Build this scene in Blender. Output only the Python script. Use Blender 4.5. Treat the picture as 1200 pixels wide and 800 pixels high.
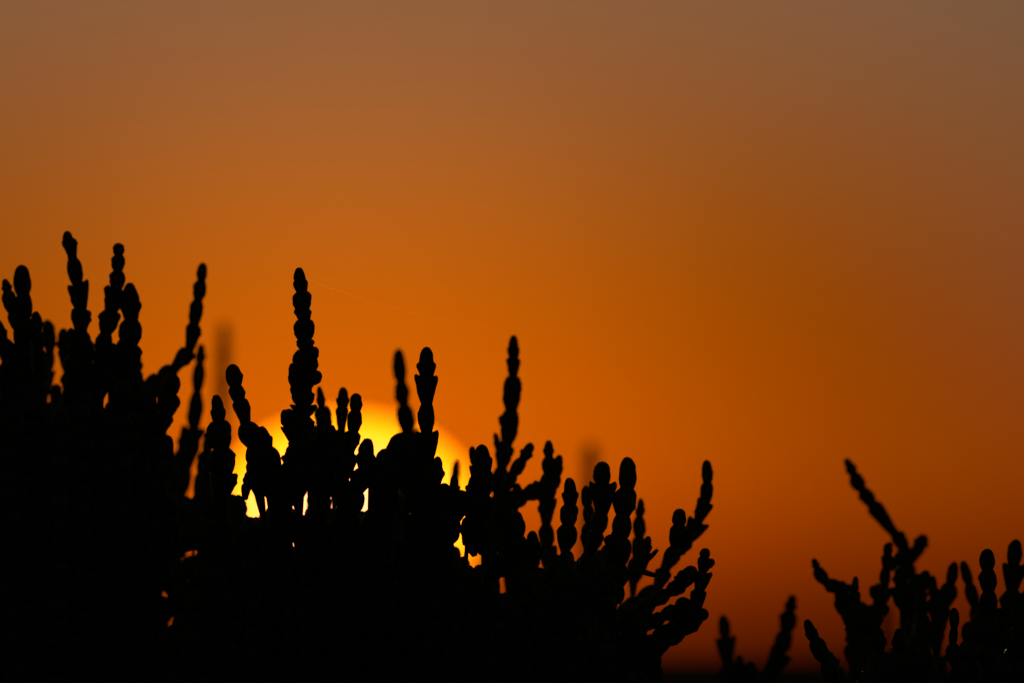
import bpy, math, random
from mathutils import Vector, Matrix

random.seed(7)
sc = bpy.context.scene
for o in list(bpy.data.objects):
    bpy.data.objects.remove(o)

# ------------------------------------------------------------------ camera
FPX = 35000.0            # focal length in photograph pixels (1200 px wide)
HOR = 769.0              # photograph row of the true horizon
CAMH = 0.15              # camera height above the marsh
D0 = 5.6                 # focus distance: the sharp glasswort shoots
PITCH = math.atan((HOR - 400.0) / FPX)
cd = bpy.data.cameras.new("camera")
cam = bpy.data.objects.new("camera", cd)
sc.collection.objects.link(cam)
cam.location = (0, 0, CAMH)
cam.rotation_euler = (math.pi / 2 + PITCH, 0, 0)
cd.sensor_width = 36.0
cd.lens = 36.0 * FPX / 1200.0
cd.clip_start = 0.1
cd.clip_end = 40000
cd.dof.use_dof = True
cd.dof.focus_distance = D0
BLUR_INF = 44.0          # blur disc of the far sky, photograph pixels
cd.dof.aperture_fstop = (cd.lens / 1000.0) / (BLUR_INF / FPX * D0)
sc.camera = cam

# ------------------------------------------------------------------ sky
SUN_PX = (406.0, 606.0)
sun_az = (SUN_PX[0] - 600.0) / FPX
sun_el = (HOR - SUN_PX[1]) / FPX
SUNDIR = Vector((math.sin(sun_az) * math.cos(sun_el), math.cos(sun_az) * math.cos(sun_el), math.sin(sun_el)))

w = bpy.data.worlds.new("World")
sc.world = w
w.use_nodes = True
nt = w.node_tree
for n in list(nt.nodes):
    nt.nodes.remove(n)
N = nt.nodes.new
L = nt.links.new
out = N("ShaderNodeOutputWorld")
sky = N("ShaderNodeTexSky")
sky.sky_type = 'NISHITA'
sky.sun_disc = False
sky.sun_elevation = sun_el
sky.sun_rotation = sun_az
sky.dust_density = 4.0
bg1 = N("ShaderNodeBackground")
bg1.inputs[1].default_value = 0.02
L(sky.outputs[0], bg1.inputs[0])

tc = N("ShaderNodeTexCoord")
sep = N("ShaderNodeSeparateXYZ")
L(tc.outputs['Generated'], sep.inputs[0])


def mth(op, a, b=None):
    m = N("ShaderNodeMath")
    m.operation = op
    for i, v in enumerate((a, b)):
        if v is None:
            continue
        if isinstance(v, (int, float)):
            m.inputs[i].default_value = v
        else:
            L(v, m.inputs[i])
    return m.outputs[0]


def lerp_table(tab, x):
    if x <= tab[0][0]:
        return tab[0][1]
    for (x0, y0), (x1, y1) in zip(tab, tab[1:]):
        if x <= x1:
            t = (x - x0) / (x1 - x0)
            return y0 + (y1 - y0) * t
    return tab[-1][1]


def ramp(fac, stops):
    r = N("ShaderNodeValToRGB")
    cr = r.color_ramp
    cr.interpolation = 'B_SPLINE'
    while len(cr.elements) < len(stops):
        cr.elements.new(0.5)
    for e, (p, v) in zip(cr.elements, stops):
        e.position = p
    for e, (p, v) in zip(cr.elements, stops):
        e.color = (v[0], v[1], v[2], 1)
    L(fac, r.inputs[0])
    return r.outputs[0]


# angle from the sun -> glow of the dusty air round the sun (photograph pixels, log scale)
diff = N("ShaderNodeVectorMath")
diff.operation = 'DISTANCE'
L(tc.outputs['Generated'], diff.inputs[0])
diff.inputs[1].default_value = SUNDIR
rpx = mth('MULTIPLY', diff.outputs['Value'], FPX)
K = math.log(1 + 70000 / 250.0)
tr = mth('DIVIDE', mth('LOGARITHM', mth('ADD', mth('DIVIDE', rpx, 250.0), 1.0), math.e), K)
RAD = [(0, .80), (150, .70), (233, .635), (334, .545), (448, .43), (540, .35), (629, .295), (720, .276), (830, .262),
       (975, .207), (1300, .14), (2000, .085), (4000, .040), (9000, .016), (20000, .007), (40000, .004), (70000, .003)]
stops = []
for i in range(30):
    t = i / 29.0
    r = (math.exp(t * K) - 1) * 250.0
    v = lerp_table(RAD, r)
    stops.append((t, (v, v, v)))
glow = ramp(tr, stops)
# elevation -> colour of the air (red and dim through the long path near the horizon)
epx = mth('MULTIPLY', sep.outputs['Z'], FPX)
KE = math.log(1 + 35000 / 400.0)
epos = mth('MAXIMUM', epx, 0.0)
te = mth('DIVIDE', mth('LOGARITHM', mth('ADD', mth('DIVIDE', epos, 400.0), 1.0), math.e), KE)
# rows: elevation px, extinction, G/R, B/R
ELE = [(0, .16, .095, 0), (36, .26, .10, 0), (86, .50, .108, 0), (136, .74, .120, 0), (180, .94, .142, 0), (220, 1.03, .160, 0),
       (296, 1.0, .170, 0), (366, .94, .178, 0), (420, .92, .192, 0), (476, .91, .214, .004), (566, .92, .258, .020),
       (676, .87, .345, .085), (776, .77, .445, .195), (1000, .74, .54, .32), (2000, .8, .65, .5), (6000, 1, .8, .8), (35000, 1, .9, 1.0)]
stops = []
for i in range(31):
    t = i / 30.0
    e = (math.exp(t * KE) - 1) * 400.0
    x = lerp_table([(q[0], q[1]) for q in ELE], e)
    g = lerp_table([(q[0], q[2]) for q in ELE], e)
    b = lerp_table([(q[0], q[3]) for q in ELE], e)
    stops.append((t, (x, x * g, x * b)))
air = ramp(te, stops)
mul = N("ShaderNodeVectorMath")
mul.operation = 'MULTIPLY'
L(glow, mul.inputs[0])
L(air, mul.inputs[1])
# thin grey dusk light that takes over away from the sun
def smooth(v, lo, hi):
    m = N("ShaderNodeMapRange")
    m.interpolation_type = 'SMOOTHSTEP'
    L(v, m.inputs[0])
    m.inputs[1].default_value = lo
    m.inputs[2].default_value = hi
    return m.outputs[0]


dusk = mth('MULTIPLY', mth('MULTIPLY', smooth(rpx, 550, 1050), smooth(epx, 160, 480)), mth('SUBTRACT', 1.0, smooth(rpx, 1200, 9000)))
dk = N("ShaderNodeVectorMath")
dk.operation = 'SCALE'
dk.inputs[0].default_value = (.006, .021, .019)
L(dusk, dk.inputs['Scale'])
sm2 = N("ShaderNodeVectorMath")
sm2.operation = 'ADD'
L(mul.outputs[0], sm2.inputs[0])
L(dk.outputs[0], sm2.inputs[1])
bg2 = N("ShaderNodeBackground")
bg2.inputs[1].default_value = 1.0
L(sm2.outputs[0], bg2.inputs[0])
add = N("ShaderNodeAddShader")
L(bg1.outputs[0], add.inputs[0])
L(bg2.outputs[0], add.inputs[1])
L(add.outputs[0], out.inputs[0])

# ------------------------------------------------------------------ sun lamp
ld = bpy.data.lights.new("sun_light", 'SUN')
ld.energy = 5.0
ld.angle = math.radians(0.5)
ld.color = (1.0, 0.62, 0.20)
lo = bpy.data.objects.new("sun_light", ld)
sc.collection.objects.link(lo)
le = math.radians(1.1)
ldir = Vector((math.sin(sun_az) * math.cos(le), math.cos(sun_az) * math.cos(le), math.sin(le)))
lo.rotation_euler = (-ldir).to_track_quat('-Z', 'Y').to_euler()
lo.location = (0, 20, 10)

vs = sc.view_settings
vs.view_transform = 'Standard'
vs.look = 'None'
vs.exposure = 0.0
vs.gamma = 1.0
vs.use_curve_mapping = False
sc.cycles.use_denoising = True


# ------------------------------------------------------------------ helpers
def P(px, py, d):
    """point seen at photograph pixel (px, py) at depth d"""
    a = math.atan((400.0 - py) / FPX) + PITCH
    return Vector(((px - 600.0) / FPX * d, d, CAMH + math.tan(a) * d))


def mesh_obj(name, verts, faces, mat, parent=None, smooth=True):
    me = bpy.data.meshes.new(name)
    me.from_pydata([tuple(v) for v in verts], [], faces)
    if smooth:
        me.polygons.foreach_set("use_smooth", [True] * len(me.polygons))
    me.materials.append(mat)
    me.update()
    o = bpy.data.objects.new(name, me)
    sc.collection.objects.link(o)
    if parent:
        o.parent = parent
    return o


def frame_of(d):
    d = d.normalized()
    a = Vector((0, 1, 0)) if abs(d.y) < 0.9 else Vector((1, 0, 0))
    x = a.cross(d).normalized()
    y = d.cross(x)
    return x, y, d


def add_tube(V, F, pts, rads, n=6):
    base = len(V)
    m = len(pts)
    for i, p in enumerate(pts):
        t = pts[min(i + 1, m - 1)] - pts[max(i - 1, 0)]
        x, y, _ = frame_of(t)
        for k in range(n):
            a = 2 * math.pi * k / n
            V.append(p + (x * math.cos(a) + y * math.sin(a)) * rads[i])
    for i in range(m - 1):
        for k in range(n):
            k2 = (k + 1) % n
            F.append((base + i * n + k, base + i * n + k2, base + (i + 1) * n + k2, base + (i + 1) * n + k))
    F.append(tuple(base + k for k in reversed(range(n))))
    F.append(tuple(base + (m - 1) * n + k for k in range(n)))


PROF = {
    # bead: a fat joint, barrel shaped
    'b': [(0, .56), (.09, .66), (.22, .82), (.38, .95), (.54, 1.0), (.68, .99), (.80, .92), (.91, .80), (1.0, .62), (1.0, .40)],
    # cup: the joint flares into two opposite fleshy lips
    'c': [(0, .50), (.10, .56), (.26, .67), (.44, .79), (.60, .89), (.74, .96), (.86, 1.0), (.95, .98), (1.0, .86), (.96, .45)],
    # tip: the youngest joints, closed, with or without a collar below the nub
    't': [(0, .60), (.10, .74), (.24, .92), (.38, 1.0), (.50, .97), (.62, .90), (.74, .84), (.85, .70), (.94, .48), (.985, .22)],
    'k': [(0, .62), (.10, .74), (.24, .88), (.38, 1.0), (.47, .98), (.53, .80), (.64, .76), (.78, .70), (.91, .50), (.98, .22)],
}


def joint_geo(kind, n, rnd):
    V, F = [], []
    pr = PROF[kind]
    m = len(pr)
    lob = {'b': .06, 'c': .10, 't': .04, 'k': .06}[kind]
    bend = (rnd.uniform(-.10, .10), rnd.uniform(-.10, .10))
    lip = (rnd.uniform(.3, 1.2), rnd.uniform(.3, 1.2))
    bumps = [(rnd.uniform(0, 2 * math.pi), rnd.uniform(.25, .9), rnd.uniform(.05, .20)) for _ in range(6)]
    for j, (z, r) in enumerate(pr):
        for k in range(n):
            a = 2 * math.pi * k / n
            c2 = math.cos(2 * a)
            rr = r * (1 + lob * c2 - lob) * (1 + rnd.uniform(-.03, .03))
            zz = z
            side = lip[0] if math.cos(a) > 0 else lip[1]
            peak = max(c2, 0) ** 1.5 * side
            if kind == 'c' and z > .7 and j < m - 1:
                zz += .10 * peak * (z - .7) / .3 - .05 * max(-c2, 0)
                rr *= 1 + .12 * peak * (z - .7) / .3
            if kind == 'b' and .55 < z and j < m - 1:
                rr *= 1 + .10 * peak * (1 - abs(z - .8) / .25)
                zz += .035 * c2 * (z > .7)
            if kind == 'k' and .3 < z < .5:
                rr *= 1 + .10 * peak
            for ba, bz, bh in bumps:
                da = math.atan2(math.sin(a - ba), math.cos(a - ba))
                rr += r * bh * math.exp(-(da / .36) ** 2 - ((z - bz) / .11) ** 2)
            f = math.sin(math.pi * min(z, 1))
            V.append(Vector((rr * math.cos(a) + bend[0] * f, rr * math.sin(a) + bend[1] * f, zz)))
    for j in range(m - 1):
        for k in range(n):
            k2 = (k + 1) % n
            F.append((j * n + k, j * n + k2, (j + 1) * n + k2, (j + 1) * n + k))
    F.append(tuple(reversed(range(n))))
    top = len(V)
    V.append(Vector((0, 0, 1.0 if kind != 'c' else .93)))
    for k in range(n):
        F.append(((m - 1) * n + k, (m - 1) * n + (k + 1) % n, top))
    return V, F


# ------------------------------------------------------------------ materials
def mat_noise(name, c1, c2, scale, rough=.55, bump=.0, c3=None):
    m = bpy.data.materials.new(name)
    m.use_nodes = True
    t = m.node_tree
    b = t.nodes["Principled BSDF"]
    tcn = t.nodes.new("ShaderNodeTexCoord")
    nz = t.nodes.new("ShaderNodeTexNoise")
    nz.inputs['Scale'].default_value = scale
    nz.inputs['Detail'].default_value = 5
    t.links.new(tcn.outputs['Object'], nz.inputs['Vector'])
    r = t.nodes.new("ShaderNodeValToRGB")
    r.color_ramp.elements[0].position = .35
    r.color_ramp.elements[1].position = .68
    r.color_ramp.elements[0].color = (*c1, 1)
    r.color_ramp.elements[1].color = (*c2, 1)
    if c3:
        e = r.color_ramp.elements.new(.85)
        e.color = (*c3, 1)
    t.links.new(nz.outputs[0], r.inputs[0])
    t.links.new(r.outputs[0], b.inputs['Base Color'])
    b.inputs['Roughness'].default_value = rough
    b.inputs['Specular IOR Level'].default_value = .3
    if bump:
        bp = t.nodes.new("ShaderNodeBump")
        bp.inputs['Strength'].default_value = bump
        bp.inputs['Distance'].default_value = .02
        t.links.new(nz.outputs[0], bp.inputs['Height'])
        t.links.new(bp.outputs[0], b.inputs['Normal'])
    return m


M_GREEN = mat_noise("glasswort_flesh", (.035, .050, .016), (.060, .070, .022), 1.7, .6, c3=(.09, .035, .022))
M_WOOD = mat_noise("glasswort_wood", (.030, .020, .013), (.060, .042, .028), 260, .8)
M_MUD = mat_noise("marsh_mud", (.030, .024, .018), (.055, .045, .034), 2.5, .95, .4)
_t = M_MUD.node_tree
_d = _t.nodes.new("ShaderNodeBsdfDiffuse")
_p = _t.nodes["Principled BSDF"]
for _a in ('Base Color', 'Normal'):
    _l = _p.inputs[_a].links[0]
    _t.links.new(_l.from_socket, _d.inputs['Color' if _a == 'Base Color' else 'Normal'])
_t.links.new(_d.outputs[0], _t.nodes["Material Output"].inputs[0])

JOINTS = {}
rj = random.Random(3)
for kd in 'bctk':
    JOINTS[kd] = []
    for q in range(7):
        V, F = joint_geo(kd, 12, rj)
        me = bpy.data.meshes.new("segment")
        me.from_pydata([tuple(v) for v in V], [], F)
        me.polygons.foreach_set("use_smooth", [True] * len(me.polygons))
        me.materials.append(M_GREEN)
        me.update()
        JOINTS[kd].append(me)
LOW = {kd: [joint_geo(kd, 7, rj) for q in range(5)] for kd in 'bctk'}

# ------------------------------------------------------------------ ground and sun
V, F = [], []
rings = [0, 1, 2, 3, 4, 5, 5.5, 6, 7, 9, 12, 20, 60, 300, 1500, 7000]
NS = 48
V.append(Vector((0, 0, 0)))
for i, r in enumerate(rings[1:]):
    for k in range(NS):
        a = 2 * math.pi * k / NS
        V.append(Vector((r * math.sin(a), r * math.cos(a), 0)))
for k in range(NS):
    F.append((0, 1 + (k + 1) % NS, 1 + k))
for i in range(len(rings) - 2):
    for k in range(NS):
        k2 = (k + 1) % NS
        a, b = 1 + i * NS, 1 + (i + 1) * NS
        F.append((a + k, a + k2, b + k2, b + k))
ground = mesh_obj("ground", V, F, M_MUD, smooth=False)
ground["kind"] = "structure"

SD = 12000.0
SA, SB = 156.0, 120.0     # half axes in photograph pixels: the disc is flattened by refraction at the horizon
sm = bpy.data.materials.new("sun_fire")
sm.use_nodes = True
t = sm.node_tree
t.nodes.remove(t.nodes["Principled BSDF"])
em = t.nodes.new("ShaderNodeEmission")
geo = t.nodes.new("ShaderNodeNewGeometry")
dt = t.nodes.new("ShaderNodeVectorMath")
dt.operation = 'DOT_PRODUCT'
t.links.new(geo.outputs['Normal'], dt.inputs[0])
dt.inputs[1].default_value = -SUNDIR
rp = t.nodes.new("ShaderNodeValToRGB")     # limb darkening of the disc
rp.color_ramp.elements[0].position = 0.0
rp.color_ramp.elements[0].color = (1.0, .22, .0, 1)
rp.color_ramp.elements[1].position = 1.0
rp.color_ramp.elements[1].color = (1.0, .335, .13, 1)
e = rp.color_ramp.elements.new(.55)
e.color = (1.0, .275, .003, 1)
t.links.new(dt.outputs['Value'], rp.inputs[0])
t.links.new(rp.outputs[0], em.inputs[0])
em.inputs[1].default_value = 3.1
t.links.new(em.outputs[0], t.nodes["Material Output"].inputs[0])
sm.cycles.emission_sampling = 'NONE'
V, F = [], []
NU, NV = 64, 32
for j in range(NV + 1):
    th = math.pi * j / NV
    for k in range(NU):
        a = 2 * math.pi * k / NU
        V.append(Vector((SA * math.sin(th) * math.cos(a), SA * math.sin(th) * math.sin(a), SB * math.cos(th))) * (SD / FPX))
for j in range(NV):
    for k in range(NU):
        k2 = (k + 1) % NU
        F.append((j * NU + k, (j + 1) * NU + k, (j + 1) * NU + k2, j * NU + k2))
sun = mesh_obj("sun", V, F, sm)
sun.location = P(SUN_PX[0], SUN_PX[1], SD)
sun["label"] = "glowing yellow setting sun disc, flattened, low behind the glasswort shoots"
sun["category"] = "sun"


# ------------------------------------------------------------------ plants
def plant(name, label, cat, group, px, depth):
    e = bpy.data.objects.new(name, None)
    e.empty_display_size = .05
    sc.collection.objects.link(e)
    e.location = ((px - 600.0) / FPX * depth, depth, 0)
    e["label"] = label
    e["category"] = cat
    if group:
        e["group"] = group
    return e


def seg_matrix(p0, p1, width, rnd):
    """joint from p0 (lower end) to p1 (upper end), with a little overlap"""
    d = p1 - p0
    ln = d.length
    x, y, z = frame_of(d)
    a = rnd.choice((0, math.pi / 2)) + rnd.uniform(-.45, .45)
    xx = x * math.cos(a) + y * math.sin(a)
    yy = z.cross(xx)
    s = width / 2
    return Matrix(((xx.x * s, yy.x * s, z.x * ln * 1.10, p0.x - z.x * ln * .07),
                   (xx.y * s, yy.y * s, z.y * ln * 1.10, p0.y - z.y * ln * .07),
                   (xx.z * s, yy.z * s, z.z * ln * 1.10, p0.z - z.z * ln * .07),
                   (0, 0, 0, 1)))


def bake_joint(V, F, kind, M, rnd):
    v, f = rnd.choice(LOW[kind])
    b = len(V)
    V.extend(M @ q for q in v)
    F.extend(tuple(i + b for i in q) for q in f)


# small openings between the lower joints, photograph pixels
HOLES = [(66, 455, 5, 6), (56, 468, 3, 3), (20, 464, 2, 5), (123, 465, 3, 9), (163, 463, 2, 6), (167, 518, 3, 12), (166, 575, 2, 6),
         (211, 577, 2, 7), (252, 550, 4, 9), (228, 648, 2, 4), (213, 655, 1, 2), (192, 695, 3, 4), (222, 682, 2, 3), (247, 660, 1, 2),
         (214, 717, 2, 2), (198, 729, 2, 4), (313, 584, 5, 13), (331, 568, 6, 6), (356, 573, 5, 5), (352, 594, 5, 8), (343, 639, 2, 2),
         (396, 584, 6, 11), (389, 585, 3, 8), (433, 580, 6, 9), (424, 592, 6, 5), (455, 550, 2, 2), (478, 602, 3, 6), (540, 603, 3, 4), (533, 631, 6, 6),
         (551, 640, 3, 3), (561, 652, 4, 7), (590, 689, 4, 7), (580, 625, 4, 8), (601, 642, 4, 12), (636, 640, 3, 10), (676, 650, 2, 6),
         (683, 616, 3, 8), (705, 631, 8, 7), (760, 670, 8, 4), (748, 685, 15, 7), (752, 712, 6, 5), (724, 714, 3, 4), (714, 731, 4, 2),
         (722, 743, 6, 4), (768, 722, 8, 5), (782, 710, 6, 4), (750, 757, 5, 8), (738, 772, 8, 4), (478, 602, 1.5, 4),
         (1064, 740, 3, 6), (1106, 735, 6, 14), (1096, 760, 4, 5), (1115, 763, 4, 8), (1119, 777, 5, 5), (1171, 734, 3, 3), (1175, 762, 3, 7), (301, 600, 2, 5),
         (1047, 735, 3, 8), (1010, 714, 5, 3), (1040, 745, 4, 18), (1072, 712, 2, 3), (1002, 785, 5, 12)]


def in_hole(mx, my, hw, hh):
    return any((mx - h[0]) ** 2 / (hw + h[2]) ** 2 + (my - h[1]) ** 2 / (hh + h[3]) ** 2 < 1 for h in HOLES)


rs = random.Random(11)
WS = 1.10


def shoot(root, depth, spec, extend=True, low_to=860.0, buds=True):
    """spec: tip x, y then (x, y, width[, kind]) for every lower joint, photograph pixels"""
    org = root.location
    scale = depth / FPX
    pts = [P(spec[0], spec[1], depth) - org]
    px = [(spec[0], spec[1])]
    wid, kinds = [], []
    for q in spec[2:]:
        px.append((q[0], q[1]))
        wob = rs.uniform(-.0006, .0006)
        pts.append(P(q[0], q[1], depth) - org + Vector((0, wob, 0)))
        wid.append(q[2] * scale * WS)
        kinds.append(q[3] if len(q) > 3 else None)
    V, F = [], []
    core = list(pts)
    crad = [min(wid) * .18] + [wv * .26 for wv in wid]
    if extend:
        x, y = px[-1]
        d = depth
        wv = min(wid[-1] / scale, 24)
        rx = org.x / org.y * FPX + 600
        ry = HOR + CAMH * FPX / org.y
        lower = [pts[-1]]
        lpx = [(x, y)]
        while y < low_to:
            st = rs.uniform(24, 32)
            k = st / (ry - y)
            x += (rx - x) * k + rs.uniform(-3, 3)
            y += st
            d += (org.y - d) * k
            lower.append(P(x, y, d) - org)
            lpx.append((x, y))
        for a, b, (ax, ay), (bx, by) in zip(lower, lower[1:], lpx, lpx[1:]):
            if in_hole((ax + bx) / 2, (ay + by) / 2, wv * .5, 13):
                continue
            bake_joint(V, F, rs.choice('bc'), seg_matrix(b, a, wv * scale * rs.uniform(.85, 1.1), rs), rs)
        last = lower[-1]
        end = Vector((rs.uniform(-.006, .006), rs.uniform(-.006, .006), -.004))
        core += lower[1:]
        crad += [wv * scale * .13] * (len(lower) - 1)
        for i in (1, 2, 3):
            core.append(last.lerp(end, i / 3.0) + Vector((rs.uniform(-.003, .003), rs.uniform(-.003, .003), 0)) * (i < 3))
            crad.append(.0011 + .0004 * i)
    add_tube(V, F, core, crad, 6)
    o = mesh_obj("shoot", V, F, M_GREEN if extend else M_GREEN, root)
    prev = None
    for i in range(len(pts) - 1):
        k = kinds[i]
        if k is None:
            k = rs.choice('tkk') if i == 0 else rs.choice('bbc')
        s = bpy.data.objects.new("segment", rs.choice(JOINTS[k]))
        sc.collection.objects.link(s)
        s.parent = o
        s.matrix_basis = seg_matrix(pts[i + 1], pts[i], wid[i], rs)
        if buds and i >= 3 and rs.random() < .45:       # small side joint at the node
            up = (pts[i] - pts[i + 1]).normalized()
            sd = rs.choice((-1, 1))
            off = Vector((sd, rs.uniform(-.4, .4), 0))
            b0 = pts[i + 1].lerp(pts[i], rs.uniform(.45, .8)) + off * wid[i] * .25
            b1 = b0 + (up * rs.uniform(.6, 1.0) + off * rs.uniform(.25, .6)).normalized() * wid[i] * rs.uniform(.45, .70)
            q = bpy.data.objects.new("segment", rs.choice(JOINTS['t']))
            sc.collection.objects.link(q)
            q.parent = o
            q.matrix_basis = seg_matrix(b0, b1, wid[i] * rs.uniform(.45, .6), rs)
    return o


def inner(root, xs, top, rows, step, low_to=880.0, seed=1, wmin=17, wmax=25):
    """the crowded shoots inside a clump, too many and too dark to tell apart"""
    r = random.Random(seed)
    org = root.location
    V, F = [], []
    for dd in rows:
        x0 = xs[0] + r.uniform(0, step)
        while x0 < xs[1]:
            d = D0 + dd + r.uniform(-.04, .04)
            sc_ = d / FPX
            y = lerp_table(top, x0) + r.uniform(-4, 36)
            x = x0 + r.uniform(-3, 3)
            rx = org.x / org.y * FPX + 600
            ry = HOR + CAMH * FPX / org.y
            wv = r.uniform(wmin, wmax)
            lean = r.uniform(-.12, .12)
            first = True
            prev = P(x, y, d) - org
            core = [prev]
            while y < low_to:
                st = r.uniform(20, 30)
                k = st / (ry - y)
                xn = x + (rx - x) * k + lean * st + r.uniform(-2.5, 2.5)
                lean *= .8
                yn = y + st
                cur = P(xn, yn, d) - org
                mx, my = (x + xn) / 2, (y + yn) / 2
                hit = in_hole(mx, my, wv * .44, st * .44)
                if hit:
                    core = [cur]
                    first = True
                else:
                    bake_joint(V, F, 't' if first else r.choice('bbc'), seg_matrix(cur, prev, wv * sc_, r), r)
                    first = False
                    core.append(cur)
                prev = cur
                x, y = xn, yn
            end = Vector((r.uniform(-.012, .012), r.uniform(-.012, .012), -.004))
            core += [prev.lerp(end, .5), end]
            if len(core) > 2:
                add_tube(V, F, core, [wv * sc_ * .2] * (len(core) - 2) + [.0013, .0016], 5)
            x0 += step * r.uniform(.7, 1.3)
    o = mesh_obj("inner_shoots", V, F, M_GREEN, root)
    o["kind"] = "stuff"
    return o


def crown(root, rad):
    V, F = [], []
    n = 7
    for q in range(n):
        a = 2 * math.pi * q / n + rs.uniform(-.3, .3)
        p0 = Vector((math.cos(a) * rad, math.sin(a) * rad, -.004))
        p2 = Vector((math.cos(a) * rad * .25, math.sin(a) * rad * .25, .030 + rs.uniform(-.005, .008)))
        p1 = p0.lerp(p2, .5) + Vector((0, 0, .006))
        add_tube(V, F, [p0, p1, p2], [.0022, .0030, .0018], 7)
    return mesh_obj("root_crown", V, F, M_WOOD, root)


# --- the three crowded clumps round the sun, the spreading plant, the soft plants behind
GRP = "glasswort plants on the marsh"
A = plant("glasswort_clump", "dense black glasswort clump with the tallest, most crowded jointed shoots, away from the sun's face", "plant", GRP, 90, D0 + .35)
B = plant("glasswort_clump", "black glasswort clump directly before the sun, one thick tall jointed spike in its middle", "plant", GRP, 380, D0 + .05)
C = plant("glasswort_clump", "black glasswort clump beside the sun with short spikes and branches arching out sideways", "plant", GRP, 640, D0 + .05)
A2 = plant("glasswort_sprig", "soft slender wavy glasswort spike just behind the crowded clump's slanting branch", "plant", GRP, 222, D0 + 1.1)
B2 = plant("glasswort_sprig", "soft slender glasswort spike before the sun, twin of the sharp spike next to it", "plant", GRP, 500, D0 + 1.1)
C2 = plant("glasswort_sprig", "tall slightly soft glasswort spike with two knobs low down, at the sun's rim", "plant", GRP, 592, D0 + .62)
E = plant("glasswort_plant", "open, slightly soft glasswort plant with one long slanting arm, far from the sun", "plant", GRP, 1060, D0 + .60)
E2 = plant("glasswort_plant", "sharp low glasswort plant with one upright round-topped spike, before the slanting-arm plant", "plant", GRP, 1090, D0 + .05)
G = plant("glasswort_sprig", "small soft two-armed glasswort sprig in the bare gap between the big plants", "plant", GRP, 872, D0 + 1.1)

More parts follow.
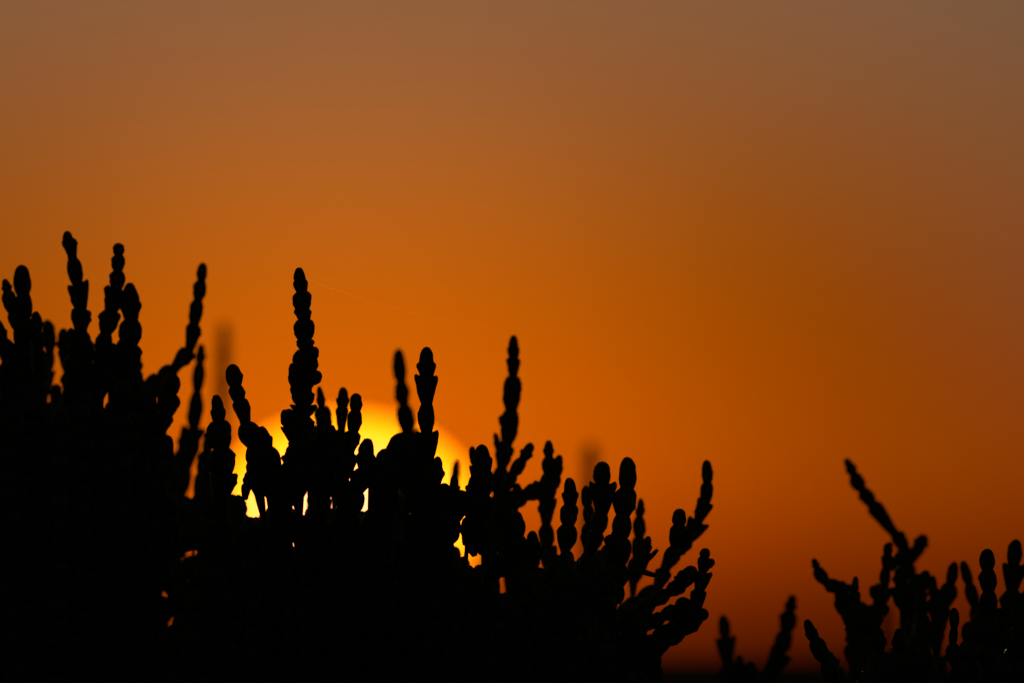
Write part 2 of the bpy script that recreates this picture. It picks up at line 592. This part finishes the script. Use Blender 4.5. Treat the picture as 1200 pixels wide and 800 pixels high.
SHARP, SOFT, SOFTER, BLUR = 0.0, .32, .45, 1.1
TR = {
 A: [
  (SHARP, [-4, 374, (4, 400, 14), (13, 428, 18), (19, 455, 18)]),
  (SHARP, [5.5, 327, (9, 343, 11), (15, 366, 16, 'b'), (23, 388, 15)]),
  (SHARP, [25, 311, (27, 346, 20), (29, 374, 19, 'b'), (29, 400, 19), (28, 428, 19), (28, 456, 20)]),
  (SHARP, [42, 365, (43, 388, 14), (45, 412, 17), (45, 438, 17), (44, 465, 18)]),
  (SOFTER, [55, 375, (58, 410, 16), (56, 436, 15, 'b'), (53, 462, 15)]),
  (SHARP, [80, 281, (85, 303, 20, 'c'), (91, 334, 19, 'b'), (95, 364, 24, 'c'), (95, 390, 26, 'c'), (93, 415, 22), (92, 440, 22), (90, 465, 22)]),
  (SHARP, [78, 271, (82, 290, 12, 't'), (85, 302, 10, 'b')], False),
  (SOFT, [74, 385, (77, 413, 17), (80, 438, 16), (82, 462, 17)]),
  (SHARP, [104, 398, (103, 425, 15), (101, 450, 17)]),
  (SHARP, [138, 285, (139, 299, 13), (138, 318, 17, 'b'), (137, 339, 20, 'b'), (129, 366, 26, 'c'), (124, 390, 21, 'b'), (120, 415, 21), (118, 440, 20), (116, 465, 21)]),
  (SHARP, [152, 332, (154, 375, 22), (152, 405, 29, 'b'), (152, 430, 23), (153, 457, 23), (152, 482, 24)]),
  (SOFT, [238, 308, (236, 329, 13), (232, 352, 16, 'b'), (227, 382, 17, 'b'), (221, 412, 21, 'c'), (204, 432, 23, 'c'), (187, 446, 22), (170, 463, 24), (160, 490, 24)]),
  (SHARP, [203, 438, (198, 462, 23, 't'), (195, 486, 24, 'b'), (187, 510, 20, 'c'), (184, 540, 22), (182, 572, 26), (180, 600, 24)]),
  (SHARP, [8, 414, (8, 438, 17), (8, 462, 19)]),
  (SOFT, [-4, 428, (-3, 452, 18), (-3, 476, 20)]),
  (SHARP, [20, 420, (19, 444, 16), (18, 468, 18)]),
  (SOFT, [66, 450, (66, 474, 16), (66, 498, 20)]),
  (SHARP, [176, 462, (174, 486, 20), (172, 512, 22)]),
  (SOFT, [36, 392, (37, 418, 18), (36, 445, 20)]),
  (SOFT, [51, 418, (50, 444, 18), (48, 468, 20)]),
  (SHARP, [88, 392, (88, 418, 20), (86, 446, 22)]),
  (SOFT, [110, 402, (109, 428, 18), (107, 452, 20)]),
  (SHARP, [131, 402, (132, 428, 20), (132, 452, 22)]),
  (SHARP, [143, 398, (143, 424, 20), (142, 450, 22)]),
  (SOFT, [160, 412, (159, 436, 16), (160, 462, 20)]),
  (SHARP, [160, 480, (163, 505, 18), (160, 530, 20)]),
  (SOFTER, [246, 505, (242, 530, 12), (236, 556, 16)]),
  (SOFT, [206, 545, (204, 572, 20), (203, 600, 20)]),
 ],
 B: [
  (SHARP, [253, 463, (256, 495, 19), (260, 526, 26, 'b'), (262, 556, 34, 'b'), (258, 585, 30)]),
  (SOFT, [240, 532, (243, 556, 15), (240, 580, 20)]),
  (SHARP, [272, 427, (276, 453, 18), (281, 470, 17, 'b'), (288, 497, 23, 'c'), (298, 522, 27, 'b'), (310, 550, 31), (320, 580, 30)]),
  (SHARP, [305, 500, (313, 525, 20), (324, 548, 22), (334, 572, 22)]),
  (SHARP, [293, 540, (299, 562, 16), (305, 585, 20)]),
  (SHARP, [350, 314, (354, 343, 18, 'k'), (355, 364, 21, 'b'), (356, 376, 22, 'c'), (357, 398, 23, 'b'), (358, 412, 24, 'c'), (358, 444, 26, 'b'), (357, 458, 30, 'c'), (355, 475, 28, 'b'), (355, 488, 29, 'c'), (354, 512, 29, 'b'), (352, 545, 31), (348, 580, 30)]),
  (SHARP, [342, 426, (345, 452, 13), (351, 470, 12)], False),
  (SHARP, [333, 480, (336, 499, 12), (345, 518, 14)], False),
  (SOFTER, [374, 453, (377, 478, 11), (382, 506, 18, 'b'), (383, 535, 20, 'b'), (383, 560, 22)]),
  (SOFT, [402, 454, (401, 478, 15), (400, 506, 17), (397, 535, 20), (391, 562, 22)]),
  (SHARP, [417, 461, (417, 482, 14), (414, 507, 16, 'b'), (409, 532, 22, 'c'), (402, 561, 20, 'b'), (398, 590, 14, 'b')]),
  (SHARP, [378, 486, (377, 512, 16), (374, 540, 20), (368, 568, 24)]),
  (SHARP, [431, 514, (428, 550, 24), (418, 575, 26, 'b'), (411, 602, 26)]),
  (SHARP, [500, 407, (500, 442, 20), (500, 472, 24, 'c'), (500, 508, 20, 'b'), (499, 546, 27, 'c'), (494, 578, 30)]),
  (SHARP, [473, 508, (464, 540, 28, 't'), (458, 570, 30)]),
  (SHARP, [452, 526, (450, 555, 22), (444, 580, 26)]),
  (SHARP, [485, 512, (482, 545, 28), (480, 575, 32)]),
  (SHARP, [513, 535, (511, 566, 15), (506, 592, 20)]),
  (SHARP, [532, 557, (532, 580, 12), (524, 596, 16)], False),
  (SHARP, [564, 521, (568, 551, 23), (566, 580, 27, 'b'), (563, 608, 28), (570, 636, 16), (574, 664, 16)]),
  (SOFT, [553, 523, (557, 546, 10), (558, 566, 14)]),
  (SHARP, [505, 560, (503, 586, 22), (502, 612, 24)]),
  (SHARP, [521, 566, (520, 588, 16), (516, 610, 20)]),
  (SHARP, [557, 556, (554, 582, 18), (551, 606, 18)]),
  (SHARP, [323, 560, (326, 586, 18), (328, 610, 20)]),
  (SHARP, [405, 560, (404, 584, 15), (402, 606, 18)]),
  (SHARP, [535, 607, (535, 622, 14), (526, 636, 14)], False),
  (SHARP, [556, 612, (558, 632, 13), (566, 648, 12)], False),
  (SHARP, [291, 552, (289, 568, 11), (287, 584, 14)], False),
  (SHARP, [527, 580, (521, 602, 22), (514, 626, 24)]),
  (SHARP, [546, 606, (548, 630, 15), (556, 650, 12)], False),
  (SHARP, [519, 604, (521, 634, 15), (524, 660, 20)]),
  (SHARP, [540, 574, (540, 594, 20), (530, 612, 18)], False),
  (SHARP, [345, 520, (342, 548, 22), (336, 576, 22)]),
  (SHARP, [388, 498, (386, 526, 20), (384, 554, 24), (380, 582, 24)]),
  (SOFT, [366, 498, (366, 526, 20), (364, 554, 24)]),
  (SHARP, [440, 545, (437, 570, 20)]),
  (SHARP, [552, 572, (553, 596, 20), (564, 608, 18)], False),
 ],
 C: [
  (SOFT, [623, 519, (613, 538, 14), (600, 556, 16, 'b'), (588, 578, 18)], False),
  (SOFT, [643, 516, (643, 535, 14), (643, 556, 16, 'b'), (642, 586, 22, 'b'), (640, 614, 19, 'c'), (641, 642, 19), (646, 668, 22)]),
  (SOFT, [656, 533, (652, 557, 15), (646, 573, 14)], False),
  (SOFT, [627, 563, (632, 580, 12), (642, 590, 10)], False),
  (SOFT, [640, 572, (614, 580, 20, 'b'), (590, 590, 21, 'b')], False),
  (SOFT, [606, 566, (604, 590, 14), (596, 600, 14)], False),
  (SHARP, [592, 585, (592, 612, 19), (597, 640, 13), (601, 668, 18)]),
  (SOFT, [572, 596, (571, 620, 14), (570, 646, 14)]),
  (SHARP, [601, 598, (606, 628, 22), (610, 652, 24), (614, 676, 24)]),
  (SHARP, [624, 622, (624, 648, 17), (622, 675, 22)]),
  (SHARP, [574, 622, (575, 650, 18), (577, 678, 24)]),
  (SHARP, [667, 560, (668, 592, 18), (666, 616, 19, 'b'), (662, 642, 22)]),
  (SHARP, [706, 541, (706, 568, 21), (705, 600, 27, 'c'), (700, 624, 22), (690, 650, 22)]),
  (SOFT, [686, 569, (689, 594, 14), (692, 614, 14), (688, 640, 18)]),
  (SHARP, [735, 536, (735, 574, 20), (730, 603, 26, 'b'), (727, 632, 23), (725, 660, 26), (722, 688, 26)]),
  (SOFTER, [751, 584, (749, 606, 12), (749, 630, 16, 'b'), (747, 655, 16, 'b'), (742, 680, 20)]),
  (SHARP, [797, 596, (796, 616, 16), (792, 641, 19), (782, 662, 18)], False),
  (SOFT, [828, 539, (829, 566, 13, 't'), (827, 589, 14, 'b'), (818, 611, 18, 'c'), (806, 632, 23, 'c'), (790, 648, 19), (778, 668, 22), (770, 690, 22), (748, 704, 18), (724, 720, 20)]),
  (SHARP, [770, 644, (751, 664, 5, 'b'), (738, 678, 5, 'b')], False),
  (SHARP, [768, 674, (748, 668, 7, 'b'), (735, 672, 7, 'b')], False),
  (SHARP, [827, 642, (826, 653, 12, 't'), (823, 671, 18, 'c'), (819, 692, 19, 'c'), (816, 716, 22, 'c'), (800, 738, 26, 'b'), (780, 752, 20), (757, 768, 20), (736, 790, 22)]),
  (SHARP, [814, 664, (800, 684, 18, 't'), (783, 694, 17), (764, 706, 18), (742, 720, 18), (720, 738, 20)]),
  (SHARP, [809, 704, (795, 714, 20, 't'), (775, 722, 18), (752, 738, 18), (728, 752, 20)]),
  (SHARP, [800, 726, (784, 734, 12, 't'), (766, 746, 14), (746, 762, 16)]),
  (SHARP, [784, 752, (772, 760, 14, 't'), (756, 772, 16)], False),
  (SHARP, [762, 716, (754, 734, 15), (744, 752, 17)]),
  (SHARP, [760, 628, (757, 648, 11), (752, 668, 12)], False),
  (SHARP, [812, 618, (806, 630, 12), (798, 640, 12)], False),
  (SHARP, [836, 655, (828, 664, 9), (822, 672, 9)], False),
  (SHARP, [800, 668, (794, 684, 13), (784, 694, 12)], False),
  (SHARP, [722, 612, (722, 634, 14), (722, 656, 18)]),
  (SHARP, [797, 750, (786, 742, 12, 't'), (776, 738, 12)], False),
  (SHARP, [776, 738, (769, 766, 20, 't'), (760, 790, 20), (748, 815, 22)]),
  (SHARP, [776, 784, (755, 792, 20, 't'), (735, 806, 20)], False),
  (SHARP, [745, 742, (738, 768, 18), (730, 795, 20)]),
 ],
 A2: [
  (1.1, [236, 403, (234, 426, 14), (231, 459, 17, 'b'), (227, 504, 19, 'b'), (218, 548, 20), (212, 580, 20)]),
  (1.1, [216, 498, (213, 528, 13), (208, 558, 16)]),
 ],
 B2: [
  (1.1, [467, 409, (470, 447, 16), (473, 475, 19, 'b'), (479, 507, 23, 'b'), (480, 538, 22)]),
  (1.1, [535, 539, (533, 566, 10), (530, 590, 12)]),
 ],
 C2: [
  (.62, [602, 393, (602, 420, 16), (601, 443, 19, 'c'), (599, 481, 20, 'b'), (594, 520, 20, 'b'), (588, 548, 19), (584, 580, 22), (582, 610, 22), (588, 640, 16, 'b'), (594, 668, 18)]),
  (.62, [580, 507, (585, 527, 10), (588, 545, 12)], False),
  (.62, [601, 524, (594, 536, 9), (590, 548, 10)], False),
 ],
 E: [
  (.60, [986, 680, (990, 694, 12), (998, 706, 12)], False),
  (.60, [1055, 664, (1056, 686, 18), (1060, 712, 22)]),
  (.60, [1086, 668, (1080, 692, 16), (1076, 716, 20)]),
  (.60, [1104, 690, (1102, 716, 17), (1100, 742, 20)]),
  (.60, [1146, 706, (1150, 730, 18), (1152, 756, 20)]),
  (.95, [991, 537, (1001, 557, 13), (1010, 573, 17, 'b'), (1023, 591, 18, 'b'), (1050, 627, 22, 'c'), (1061, 642, 17, 'b'), (1060, 666, 20), (1064, 690, 25), (1066, 716, 24), (1070, 745, 27), (1075, 780, 28)]),
  (.95, [1084, 626, (1077, 641, 17), (1067, 660, 14)], False),
  (.60, [1042, 635, (1040, 651, 12), (1038, 666, 17, 'c'), (1037, 687, 14, 'b'), (1028, 713, 21, 'c'), (1018, 742, 22)]),
  (.60, [1040, 668, (1052, 654, 12), (1062, 648, 12)], False),
  (.60, [953, 654, (957, 666, 11), (968, 682, 16, 'b'), (986, 690, 17, 'b'), (1001, 708, 26, 'b'), (1008, 737, 32), (1013, 767, 32), (1016, 800, 32)]),
  (.40, [1003, 675, (1000, 695, 11), (1002, 712, 14)], False),
  (.40, [968, 762, (978, 785, 16), (984, 805, 18)]),
  (.60, [1093, 674, (1094, 702, 13), (1096, 728, 19), (1096, 755, 22)]),
  (.60, [1119, 658, (1114, 685, 14), (1105, 711, 19), (1098, 742, 23)]),
  (.60, [1128, 657, (1136, 684, 12), (1143, 710, 16), (1148, 738, 18)]),
  (.40, [1191, 632, (1188, 662, 18), (1186, 692, 25, 'c'), (1186, 725, 28), (1187, 760, 30)]),
  (.40, [1135, 728, (1138, 752, 20), (1140, 780, 22)]),
  (.60, [1003, 700, (1003, 726, 22), (1004, 752, 26), (1008, 780, 28)]),
  (.60, [1022, 708, (1022, 734, 22), (1023, 760, 24), (1024, 788, 26)]),
  (.60, [1075, 672, (1075, 700, 18), (1078, 728, 22), (1080, 756, 24)]),
  (.40, [1170, 712, (1170, 740, 20), (1170, 770, 22)]),
  (.40, [1080, 690, (1080, 718, 16), (1081, 746, 20)]),
  (.40, [1206, 690, (1205, 722, 24), (1204, 752, 26)]),
 ],
 E2: [
  (.02, [945, 726, (955, 750, 16), (968, 774, 18), (978, 800, 21)]),
  (.02, [1118, 712, (1118, 735, 12, 't'), (1116, 756, 11, 'b'), (1120, 778, 16)]),
  (.02, [1157, 643, (1157, 667, 17, 't'), (1159, 693, 21, 'b'), (1157, 724, 23), (1157, 754, 25), (1160, 785, 26)]),
  (.02, [1054, 736, (1053, 762, 18), (1052, 788, 20)]),
  (.02, [1028, 735, (1030, 762, 18), (1028, 790, 20)]),
 ],
 G: [
  (1.1, [847, 720, (850, 747, 15), (853, 775, 22, 'c'), (857, 802, 22)]),
  (1.1, [866, 766, (867, 788, 14), (866, 808, 16)]),
  (1.1, [879, 773, (881, 796, 16), (880, 816, 18)]),
  (1.1, [929, 696, (925, 717, 14), (921, 740, 19, 'b'), (915, 763, 19, 'b'), (900, 786, 24, 'c'), (888, 808, 23)]),
 ],
}
BASE = {A: .30, C: .10}
for root in TR:
    for it in TR[root]:
        shoot(root, D0 + it[0] + BASE.get(root, 0), it[1], *(it[2:]))
inner(A, (-60, 268), [(-60, 455), (0, 445), (20, 440), (60, 462), (75, 440), (150, 440), (165, 466), (185, 478), (197, 520), (213, 575), (245, 568), (270, 600)],
      (.26, .34, .42, .50, .58), 11, seed=2)
inner(B, (190, 590), [(190, 690), (205, 640), (222, 600), (240, 572), (260, 570), (285, 586), (300, 586), (320, 596), (342, 568), (350, 576), (362, 545), (380, 540), (390, 586), (405, 602), (418, 584), (430, 598), (442, 582),
                      (460, 560), (490, 560), (515, 586), (530, 582), (545, 606), (558, 672), (590, 672)],
      (.04, .12, .20, .30, .40), 11, seed=3)
inner(C, (560, 790), [(560, 648), (575, 660), (590, 648), (610, 656), (622, 654), (640, 668), (660, 640), (690, 644), (715, 640), (735, 660), (746, 700),
                      (758, 745), (768, 792), (790, 812)],
      (.04, .12, .20, .30, .40), 11, seed=4)
inner(E2, (985, 1240), [(985, 800), (1000, 770), (1012, 750), (1030, 765), (1045, 760), (1060, 735), (1085, 725), (1098, 755), (1120, 775), (1135, 745),
                       (1150, 740), (1180, 715), (1240, 700)],
      (.04, .12, .20), 12, seed=5)
inner(E, (985, 1240), [(985, 790), (1000, 750), (1012, 735), (1030, 755), (1045, 770), (1060, 725), (1085, 715), (1098, 750), (1120, 785), (1135, 750),
                       (1150, 750), (1180, 715), (1240, 700)],
      (.55, .65), 12, seed=6)
for root, rad in ((A, .03), (B, .03), (C, .03), (E, .03), (E2, .03), (G, .012), (A2, .012), (B2, .012), (C2, .012)):
    crown(root, rad)

# --- far soft sprigs, metres behind the focused plants
F1 = plant("glasswort_sprig", "blurred tall single glasswort spike far behind, beside the sun's rim", "plant", GRP, 262, 15.0)
shoot(F1, 15.0, [262, 378, (262, 404, 13), (261, 434, 15, 'b'), (262, 465, 15, 'b'), (260, 500, 15), (258, 540, 15), (257, 575, 16)], True, 830)
crown(F1, .012)
F2 = plant("glasswort_sprig", "faint blurred stubby glasswort tip far behind the short spikes", "plant", GRP, 692, 18.0)
shoot(F2, 18.0, [692, 520, (692, 547, 18), (691, 580, 18, 'b'), (690, 615, 18, 'b'), (690, 650, 18), (689, 690, 18)], True, 830)
crown(F2, .012)
F3 = plant("glasswort_sprig", "faint blurred thin glasswort spike far behind the open plant", "plant", GRP, 1039, 12.0)
shoot(F3, 12.0, [1038, 704, (1039, 728, 12), (1039, 756, 14, 'b'), (1040, 790, 15, 'b')], True, 850)
crown(F3, .010)

# --- a loose spider's thread caught on a shoot tip
silk = bpy.data.materials.new("silk")
silk.use_nodes = True
t = silk.node_tree
pb = t.nodes["Principled BSDF"]
pb.inputs['Base Color'].default_value = (.8, .8, .8, 1)
tl = t.nodes.new("ShaderNodeBsdfTranslucent")
tl.inputs[0].default_value = (.95, .80, .30, 1)
t.links.new(tl.outputs[0], t.nodes["Material Output"].inputs[0])
V, F = [], []
pts = []
for i in range(25):
    s = i / 24.0
    pts.append(P(358 + (565 - 358) * s, 327 + (384 - 327) * s + 5 * math.sin(math.pi * s), D0 + .002 * s))
for i, p in enumerate(pts):        # an open, slightly folded filament
    hw = .0000030 * (1.0 - (i / 24.0) ** 1.5 * .9)
    V += [p + Vector((0, hw * .4, hw)), p + Vector((0, -hw * .4, 0)), p + Vector((0, hw * .4, -hw))]
    if i:
        q = 3 * i
        F += [(q - 3, q, q + 1, q - 2), (q - 2, q + 1, q + 2, q - 1)]
o = mesh_obj("spider_silk", V, F, silk)
o["label"] = "hair-thin loose spider silk strand drifting off the thick tall spike's tip"
o["category"] = "spider silk"
